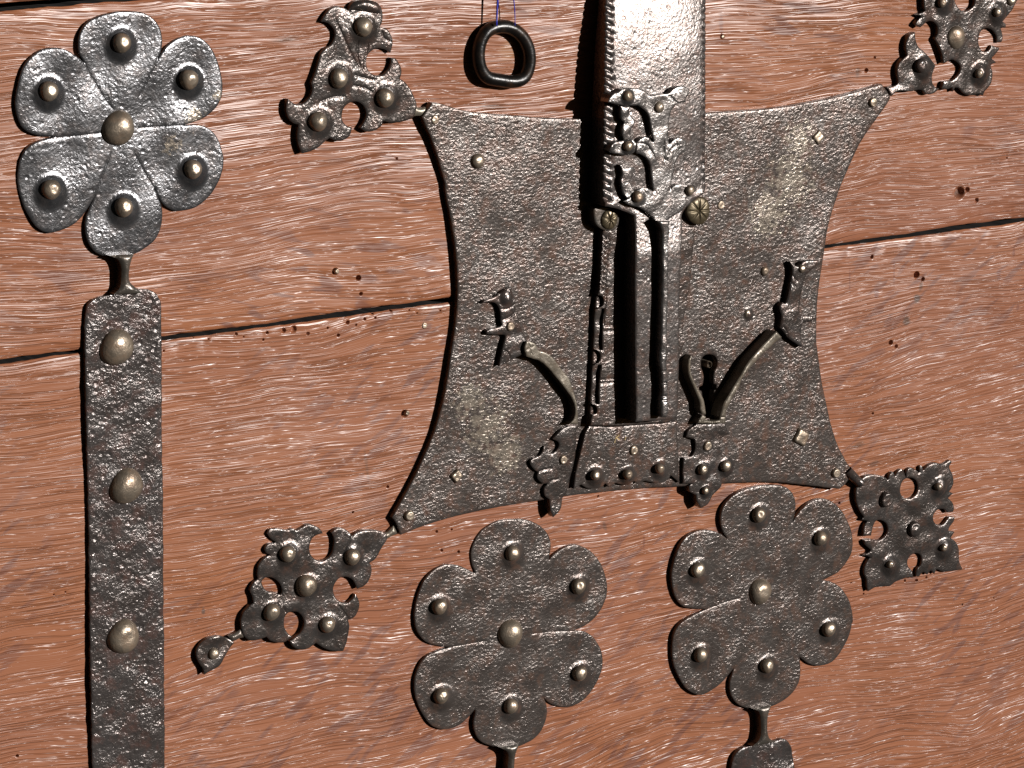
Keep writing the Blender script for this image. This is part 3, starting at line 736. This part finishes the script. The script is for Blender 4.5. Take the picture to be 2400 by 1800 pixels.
sheet('leaf_plate', T4([(380, -90), (392, -10), (396, 60), (406, 97, 1), (335, 130, 1), (376, 146, 1), (340, 180), (322, 215), (362, 241, 1), (400, 210), (432, 186), (480, 190), (516, 240), (516, 300), (497, 340), (520, 390), (550, 470), (570, 556, 1), (600, 540), (640, 520), (690, 545), (719, 590), (700, 650), (650, 700), (570, 714, 1), (553, 772, 1), (600, 781), (642, 765, 1), (650, 802, 1), (668, 765, 1),
       (700, 772), (740, 815), (800, 836), (860, 826), (912, 836, 1), (925, 800), (980, 730), (1000, 640), (985, 572), (1032, 546, 1), (990, 510), (1010, 490), (1050, 440), (1056, 418, 1), (988, 398, 1), (960, 440), (910, 450), (880, 410), (872, 340), (890, 280), (930, 250), (980, 255), (1030, 310), (1036, 371, 1), (1076, 366), (1086, 310), (1068, 242, 1), (1112, 242, 1), (1116, 212), (1085, 190, 1), (1150, 110), (1190, 40), (1232, -40), (1240, -140),
       (1050, -190), (860, -170), (680, -200), (480, -170)]), M['finial_iron'], fd, 14, holes=[T4([(665, 0), (690, -60), (755, -85), (820, -60), (840, 5), (820, 65), (750, 100), (695, 70)])],
      bosses=[(x, y, 32, 11, 1.4) for x, y in T4([(565, 20), (1040, 110), (880, 645)])], step=7, bev=1.4, bw=3.2, wave=(.8, 70), seed=82)
for x, y in T4([(562, 25), (1042, 108), (885, 645)]): stud('stud', fd, x, y, 12, 10, 22)
stud('stud', fd, *T4([(685, 330)])[0], 29, 13, 14)
stud('stud', fd, *T4([(1165, 5)])[0], 15, 10, 14)

# ---------------------------------------------------------------- guides for the hasp, on the lock plate
F5 = lambda p: crop(1340, 380, 400 / 2212.0, p)
H5 = lambda p: crop(1340, 680, 400 / 2212.0, p)
E5 = lambda p: crop(1220, 880, 400 / 2212.0, p)
def part(name, label, base):
    o = bpy.data.objects.new(name, None); o.empty_display_size = .01
    link(o, lock)
    u, v = plane(*base)
    w = np.array([u * K, -HP * K, ZC + v * K])
    o.location = w - world_org(lock); ORIGIN[o.name] = w
    if label: o['label'] = label
    return o
guide = part('hasp_guide', 'stepped iron guide under the hasp with engraved zigzag edge', (1500, 760))
zig = []
zy = 960
while zy < 1640:
    f = (zy - 960) / 700
    xl = 412 - 52 * f
    zig += [(F5([(xl + 8, zy), (xl + 78, zy + 52)]), 3.0, 2.6), (F5([(xl + 78, zy), (xl + 8, zy + 52)]), 3.0, 2.6)]
    zy += 66
rail = F5([(430, 830, 1), (414, 900), (398, 1200), (366, 1650)]) + H5([(346, 62, 1), (400, 84), (419, 140), (402, 200), (345, 242, 1), (432, 240, 1), (415, 400), (402, 600), (404, 776, 1), (318, 774, 1), (365, 810), (381, 870), (360, 930), (300, 976, 1), (388, 970, 1), (372, 1100), (357, 1300), (357, 1478, 1), (272, 1472, 1), (325, 1520), (331, 1590)]) + E5(
       [(935, 510, 1), (920, 590), (912, 648, 1), (1080, 652), (1300, 648), (1500, 634), (1830, 612), (2030, 588, 1)]) + H5([(1400, 850), (1412, 820, 1), (1480, 656, 1), (1415, 640), (1440, 560), (1470, 300), (1520, 175, 1), (1500, 100)]) + F5([(1540, 1640), (1560, 1300), (1590, 1000), (1600, 840, 1)])
HR = HP + 24
sheet('rail', rail, M['plate_iron'], guide, HR, floor=HP - 2, grooves=zig + [(H5(g), 2.6, 2.2) for g in ([(392, 464), (540, 458)], [(402, 540), (540, 520)], [(362, 1160), (545, 1150)], [(358, 1215), (545, 1190)], [(450, 0), (420, 440)])],
      step=9, edge=3, bev=1.3, bw=3, wave=(1.0, 90), seed=91)
sheet('step', H5([(330, 60, 1), (430, 60, 1), (430, 300, 1), (410, 800, 1), (390, 1659, 1), (240, 1659, 1), (250, 1400), (272, 1000), (288, 700), (305, 250)]), M['plate_iron'], guide, HP + 14, floor=HP - 2, step=9, bev=1.3, bw=3, wave=(.8, 60), seed=92)
lip = part('hasp_rest', 'flat iron foot of the hasp guide with three studs along its lower edge', (1460, 1060))
sheet('foot_plate', E5([(900, 655, 1), (1100, 664), (1300, 656), (1500, 642), (1830, 620), (2028, 592, 1), (2034, 750), (2045, 1000), (2060, 1300), (2072, 1392, 1), (2020, 1350), (1950, 1290, 1), (1930, 1330), (1880, 1370), (1800, 1392), (1720, 1388), (1620, 1368, 1), (1520, 1400, 1), (1490, 1372), (1460, 1385), (1400, 1415), (1320, 1418), (1240, 1395, 1), (1150, 1450, 1), (1100, 1400), (1060, 1440), (960, 1466), (870, 1462), (790, 1415, 1),
      (690, 1470, 1), (720, 1250), (790, 950), (845, 740)]), M['plate_iron'], lip, HP + 12, floor=HP - 2, bosses=[(x, y, 27, 14, 1.6) for x, y in E5([(965, 1310), (1390, 1300), (1805, 1225)])], step=9, bev=1.3, bw=3, wave=(1.4, 110), seed=93)
for x, y in E5([(985, 1300), (1405, 1288), (1820, 1213)]): stud('stud', lip, x, y, 12, 9, HP + 24)
stud('rivet', lip, *E5([(1468, 970)])[0], 12.5, 7, HP + 12, 'flat')
# the maker's scratched letter on the foot
for g in ([(1245, 765), (1228, 815), (1215, 872)], [(1285, 760), (1232, 818)], [(1232, 812), (1285, 832)], [(1352, 800), (1350, 838)], [(1352, 812), (1372, 798)]):
    P = [to_world(*[np.array([t]) for t in plane(*q, HP + 12.4)], np.array([HP + 12.6 + .5]))[0] for q in smooth(E5(g), 4, closed=False)]
    tube('engraved_letter', P, 1.5 * K, M['inlay_gold'], lip, nseg=6)
for (cx, cy), r, base in ((F5([(497, 742)])[0], 25, HP + 30), (F5([(1650, 632)])[0], 34, HP + 12)):
    stud('star_screw', guide, cx, cy, r, 8, base, 'star', M['brass_screw'], var=2)
sheet('screw_collar', F5([(290, 620), (330, 585), (480, 580), (600, 640), (620, 760), (570, 870), (480, 890), (380, 860), (310, 780)]), M['guard_iron'], guide, HP + 29, floor=HP - 2, step=8, bev=1.6, bw=3.2, wave=None, seed=94)

# ---------------------------------------------------------------- keyhole guards: ribbons standing on edge, with leaf feet
B5 = lambda p: crop(1100, 640, 320 / 2212.0, p)
K5 = lambda p: C(1200, 450, p)
L5 = lambda p: C(1200, 900, p)
M5 = lambda p: crop(1580, 880, 200 / 2212.0, p)
gl = part('keyhole_guard', 'left keyhole guard: small horned figure, curved ribbon and scalloped leaf foot', (1290, 950))
sheet('figure', B5([(672, 225, 1), (695, 290), (722, 380), (747, 430), (745, 500), (752, 600), (780, 700), (802, 780), (840, 880), (872, 980), (905, 1060), (945, 1098, 1), (905, 1200), (890, 1290), (800, 1352, 1), (720, 1382), (580, 1472), (488, 1512, 1), (510, 1390), (550, 1200), (580, 1080), (590, 1020), (562, 1000, 1), (420, 997), (300, 988), (285, 945), (330, 908), (450, 880), (532, 842), (520, 800, 1),
       (510, 700), (500, 620), (470, 530), (420, 482), (340, 474), (215, 492, 1), (245, 450), (320, 420), (400, 400), (480, 350), (550, 300), (620, 252)]), M['finial_iron'], gl, HP + 15, floor=HP - 2, bosses=[(*B5([(600, 400)])[0], 18, 6, 1.2)],
      grooves=[(B5(g), 2.6, 2.0) for g in ([(520, 590), (640, 570), (740, 500)], [(540, 760), (660, 720), (770, 620)], [(570, 1240), (650, 1330), (660, 1400)])], step=6, edge=3, bev=1.4, bw=3.2, wave=(.6, 50), seed=101)
stud('rivet', gl, *B5([(670, 866)])[0], 11.5, 5, HP + 15, 'flat')
sheet('ribbon', K5([(130, 1292, 1), (200, 1310), (235, 1370), (290, 1388), (350, 1428), (430, 1530), (500, 1625)]) + L5([(545, 100), (563, 200), (572, 300), (572, 348, 1), (505, 342, 1), (540, 290), (548, 210), (525, 130), (478, 60), (400, -40)]) + K5([(330, 1535), (250, 1462), (190, 1442), (128, 1420, 1), (112, 1350)]),
      M['bright_edge'], gl, HP + 26, floor=HP - 2, step=7, edge=3, bev=1.3, bw=3, wave=(.6, 50), seed=102, grooves=[(K5(g), 2.2, 1.5) for g in ([(150, 1310), (170, 1400)], [(120, 1370), (190, 1330)])])
sheet('leaf_foot', L5([(490, 362, 1), (562, 362, 1), (556, 500), (546, 640), (502, 820), (470, 950), (440, 990), (422, 1080), (360, 1152, 1), (336, 1090), (330, 1000, 1), (290, 970), (280, 910), (312, 858, 1), (260, 856), (220, 810), (228, 760, 1), (195, 740), (160, 690), (172, 650), (250, 610), (285, 538, 1), (300, 590), (340, 600), (382, 580), (406, 540), (400, 500), (355, 476, 1), (420, 402)]),
      M['finial_iron'], gl, HP + 10, floor=HP - 12, step=7, edge=3, bev=1.3, bw=3, wave=(.5, 60), seed=103, grooves=[(L5(g), 2.6, 1.8) for g in ([(228, 760), (290, 740), (350, 730)], [(312, 858), (350, 830), (400, 820)])])
stud('rivet', gl, *L5([(446, 656)])[0], 12, 6, HP + 10, 'flat')

gr = part('keyhole_guard', 'right keyhole guard: V of two standing ribbons, winged figure and studded leaf foot', (1690, 960))
sheet('ribbon', H5([(1562, 850, 1), (1545, 950), (1555, 1080), (1612, 1220), (1682, 1350), (1722, 1450), (1742, 1590)]) + M5([(830, 1010, 1), (740, 1010), (690, 880)]) + H5([(1672, 1500), (1655, 1420), (1598, 1285), (1528, 1120), (1512, 1000), (1522, 900, 1)]), M['bright_edge'], gr, HP + 27, floor=HP - 2, step=6, edge=3, bev=2, bw=3, wave=None, seed=111)
sheet('foot_bar', M5([(740, 1020, 1), (830, 1060, 1), (835, 1160, 1), (1000, 1190), (1190, 1160, 1), (1200, 1080, 1), (1340, 1060, 1), (1350, 1238, 1), (1000, 1250), (620, 1238, 1), (680, 1110)]), M['bright_edge'], gr, HP + 25, floor=HP - 2, step=5, edge=2.5, bev=2, bw=3, wave=None, seed=112,
      grooves=[(M5([(x, 1160), (x, 1240)]), 2.0, 1.6) for x in range(690, 1340, 55)])
sheet('ribbon', M5([(1205, 1090, 1), (1255, 900), (1315, 700), (1500, 390), (1700, 60)]) + K5([(2062, 1450), (2150, 1350), (2212, 1285), (2290, 1205, 1), (2335, 1255, 1), (2212, 1362), (2120, 1455), (2000, 1600)]) + M5([(1700, 300), (1545, 560), (1440, 760), (1375, 900), (1350, 1090, 1)]),
      M['bright_edge'], gr, HP + 40, floor=HP - 2, step=6, edge=3, bev=2.5, bw=4, wave=(.5, 60), seed=113)
sheet('figure', C(1800, 450, [(198, 605, 1), (262, 640), (330, 592), (445, 588, 1), (400, 655), (335, 720), (302, 830), (282, 940), (275, 1020), (290, 1060), (395, 1072, 1), (380, 1118), (302, 1140), (292, 1250), (302, 1345, 1), (250, 1312), (182, 1262), (110, 1170, 1), (122, 1080), (105, 1000), (128, 955, 1), (160, 960), (180, 880), (208, 740), (212, 660)]),
      M['finial_iron'], gr, HP + 18, floor=HP - 2, step=6, edge=3, bev=2, bw=4, wave=(.6, 60), seed=114, grooves=[(C(1800, 450, g), 2.6, 2.0) for g in ([(210, 720), (250, 770)], [(200, 780), (240, 820)], [(110, 1170), (150, 1180), (180, 1262)])])
stud('rivet', gr, 1881, 630, 11, 8, HP + 18)
sheet('leaf_foot', L5([(1600, 345, 1), (1845, 345, 1), (1862, 400), (1888, 432, 1), (1830, 452), (1802, 500), (1806, 570), (1840, 612), (1890, 640), (1918, 690), (1908, 760), (1870, 800), (1812, 822, 1), (1812, 880), (1770, 930), (1735, 962, 1), (1692, 1040), (1635, 1072, 1), (1600, 1010), (1595, 960, 1), (1540, 930), (1535, 882), (1562, 860, 1), (1480, 860, 1), (1480, 740), (1485, 640, 1), (1560, 620), (1585, 560), (1580, 480, 1), (1510, 460, 1), (1530, 400), (1590, 356)]),
      M['finial_iron'], gr, HP + 10, floor=HP - 16, bosses=[(x, y, r, 9, 1.4) for (x, y), r in zip(L5([(1650, 750), (1850, 722), (1672, 930)]), (24, 24, 18))], step=7, edge=3, bev=1.3, bw=3, wave=(.5, 60), seed=115)
stud('rivet', gr, *L5([(1692, 535)])[0], 13, 7, HP + 10, 'flat')
for (x, y), r in zip(L5([(1658, 742), (1858, 712), (1678, 925)]), (14, 15, 9)): stud('stud', gr, x, y, r, r * .7, HP + 17)

# ---------------------------------------------------------------- the hasp
hasp = thing('hasp', 'tall shiny pitted iron hasp with beaded edges and raised leaf ornament over the lock', 'hasp', (1540, 500))
u0, v0 = plane(1540, 480, 78)
def hasp_h(u, v):
    t = max(0.0, (v - v0) / 480.0)
    if v < v0: return 80 + 12 * min(1.0, (v0 - v) / 110.0)
    return 80 - 26 * t ** 3 if t < 1.2 else 80 - 26 * 1.728 - (t - 1.2) * 100
left, right, nicks = [], [], []
for y in range(-110, 480, 40): left.append((1423.5 - y * .010, y))
for y in range(440, -130, -40): right.append((1657 + (440 - y) * .005, y))
y = -100.0
while y < 470:                                              # beaded edges, cut with a file
    nicks.append(([(1420 - y * .010, y), (1428 - y * .010, y + 2), (1437 - y * .010, y + 7)], 5.0, 6.0))
    if y < 430: nicks.append(([(1661 + (440 - y) * .005, y), (1650 + (440 - y) * .005, y - 3)], 4.5, 4.0))
    y += 18.7 + rng.uniform(-1.5, 1.5)
hasp_out = left + [(1420, 484, 1)] + F5([(560, 594), (700, 640), (812, 692, 1), (822, 800), (830, 1000), (826, 1640)]) + H5([(828, 600), (832, 1100), (842, 1640)]) + E5([(1500, 602, 1), (1640, 592), (1820, 584), (2035, 558, 1)]) + H5([(1372, 1500), (1385, 1100), (1392, 800), (1398, 300)]) + F5([(1405, 1640), (1430, 1100), (1440, 800), (1432, 700), (1480, 600), (1600, 490), (1715, 405, 1)]) + right
def hasp_form(u, v):
    uc = plane(1540, 200, 75)[0]
    return np.where(v > v0 + 20, -5.0 * np.clip(np.abs(u - uc) / 140.0, 0, 1.2) ** 3, 0)
sheet('hasp_bar', hasp_out, M['hasp_iron'], hasp, hasp_h, floor=HP + 1, grooves=nicks, step=9, edge=3.5, bev=2.0, bw=4, wave=(.5, 160), seed=121, form=hasp_form)
HT = 84
G5 = lambda p: crop(1400, 180, 320 / 2212.0, p)
orn = G5([(183, 412, 1), (200, 350), (260, 282), (350, 240), (400, 200), (500, 180), (600, 190), (700, 200), (790, 240), (870, 312, 1), (960, 290), (1060, 276), (1150, 270), (1210, 220), (1290, 166), (1380, 150), (1470, 176), (1502, 230), (1480, 300), (1440, 345), (1442, 420, 1), (1360, 420), (1280, 450), (1232, 500), (1202, 560), (1180, 650), (1160, 780), (1155, 950), (1170, 1092, 1),
      (1200, 1060), (1250, 1010), (1320, 985), (1400, 1020), (1447, 1070), (1452, 1200, 1), (1380, 1240), (1310, 1310), (1270, 1400), (1240, 1540)]) + F5([(1305, 200), (1280, 352, 1), (1340, 300), (1420, 280), (1490, 298), (1590, 298), (1612, 370, 1), (1545, 430), (1485, 470), (1490, 540), (1420, 640), (1340, 690), (1260, 745), (1170, 772), (1090, 762), (1030, 700), (960, 640), (880, 590), (760, 560), (678, 510, 1),
      (740, 470), (800, 420), (850, 352), (940, 330), (1010, 350), (1068, 384, 1), (1045, 250)]) + G5([(862, 1450), (800, 1320), (720, 1260), (638, 1240, 1), (630, 1150), (650, 1060), (700, 1000), (770, 965), (840, 990), (880, 1040), (922, 1056, 1), (900, 950), (870, 800), (840, 650), (800, 570), (750, 520), (660, 462, 1), (560, 470), (420, 470), (300, 442)])
sheet('leaf_ornament', orn, M['ornament_iron'], hasp, HT + 11, floor=HT - 22, bosses=[(*G5([(490, 330)])[0], 19, 8, 1.0), (*F5([(870, 460)])[0], 20, 6, 1.2), (*F5([(1540, 370)])[0], 15, 5, 1.2)],
      grooves=[(G5(g), 2.4, 1.8) for g in ([(640, 1080), (800, 1100), (930, 1300)], [(1090, 1050), (1085, 1180), (1090, 1350)], [(1300, 1100), (1180, 1200), (1110, 1400)], [(1160, 300), (1240, 370), (1300, 420)])], step=6, edge=3, bev=1.6, bw=3.2, wave=(.5, 60), seed=122)
sheet('wavy_strip', G5([(385, 480, 1), (525, 480, 1), (532, 560), (552, 640), (602, 690), (602, 780), (560, 840), (546, 930), (542, 1025, 1), (440, 1025, 1), (410, 950), (400, 870), (420, 790), (440, 740), (400, 690), (385, 600)]), M['ornament_iron'], hasp, HT + 9, floor=HT - 22, step=6, edge=3, bev=1.6, bw=3.2, wave=(1, 30), seed=123)
sheet('wavy_strip', F5([(640, 40, 1), (705, 75), (790, 58), (832, 100), (822, 160), (775, 210), (762, 280), (800, 350), (830, 400), (800, 450), (730, 472), (680, 420), (652, 330), (642, 240), (655, 150)]), M['ornament_iron'], hasp, HT + 9, floor=HT - 22, step=6, edge=3, bev=1.6, bw=3.2, wave=(1, 30), seed=124)
sheet('pod', G5([(198, 1190), (250, 1092), (350, 1052), (450, 1030), (560, 1010), (622, 1080), (642, 1180), (560, 1252), (440, 1272), (330, 1252), (240, 1232)]), M['ornament_iron'], hasp, HT + 9, floor=HT - 22, bosses=[(*G5([(500, 1145)])[0], 18, 9, 1.0)], step=6, edge=3, bev=1.4, bw=3.2, wave=(1, 30), seed=125)
stud('rivet', hasp, *G5([(1015, 500)])[0], 14, 9, HT + 11)
for q, r in ((F5([(872, 452)])[0], 14), (F5([(1546, 368)])[0], 12), (G5([(510, 318)])[0], 13), (G5([(515, 1130)])[0], 12)): stud('stud', hasp, *q, r, r * .7, HT + 15)
ridge = F5([(1120, 760, 1), (1285, 765, 1), (1268, 840), (1276, 900), (1266, 1000), (1260, 1600)]) + H5([(1250, 300), (1246, 700), (1242, 900), (1230, 950), (1250, 1050), (1262, 1200), (1252, 1300), (1260, 1400), (1256, 1560), (1242, 1652, 1), (1172, 1652, 1), (1165, 1500), (1180, 1300), (1172, 1100), (1150, 920), (1160, 600), (1170, 300)]) + F5([(1178, 1500), (1182, 1000), (1180, 900), (1155, 830)])
sheet('ridge', ridge, M['ornament_iron'], hasp, 92 + 27, floor=80, step=6, edge=3, bev=3.5, bw=4.5, wave=(.6, 40), seed=126, grooves=[(H5(g), 3.5, 4) for g in ([(1150, 1060), (1260, 1050)], [(1160, 1215), (1265, 1210)], [(1165, 1385), (1262, 1375)], [(1165, 1440), (1262, 1430)])])

# ---------------------------------------------------------------- the ring on its blue thread
ring = thing('ring', 'black iron ring flattened below, hanging against the upper board beside the hasp', 'ring', (1182, 130))
cl = smooth([(1166, 63), (1195, 65), (1222, 84), (1238, 115), (1240, 150), (1229, 180), (1205, 191), (1172, 188), (1142, 181), (1126, 160), (1121, 128), (1126, 98), (1141, 74)], 5)
RP = []
for x, y in cl:
    u, v = plane(x, y, 19)
    RP.append((u * K, -19 * K, ZC + v * K))
tube('loop', RP, 15.5 * K, M['ring_iron'], ring, closed=True, nseg=18)
thread = thing('thread', 'thin bright blue thread looped through the black ring', 'thread', (1170, 30), h=30)
for pts, r in (([(1168, -60), (1167, -10), (1165, 20), (1164, 48), (1164, 60)], 3.0), ([(1198, -60), (1203, -10), (1206, 20), (1207, 42), (1207, 60)], 1.6)):
    P = []
    for i, (x, y) in enumerate(pts):
        hh = 36 if y < 55 else 40
        u, v = plane(x, y, hh)
        P.append((u * K, -hh * K, ZC + v * K))
    tube('strand', P, [r * K * (1 - .12 * i) for i in range(len(P))], M['blue_thread'], thread, nseg=8)
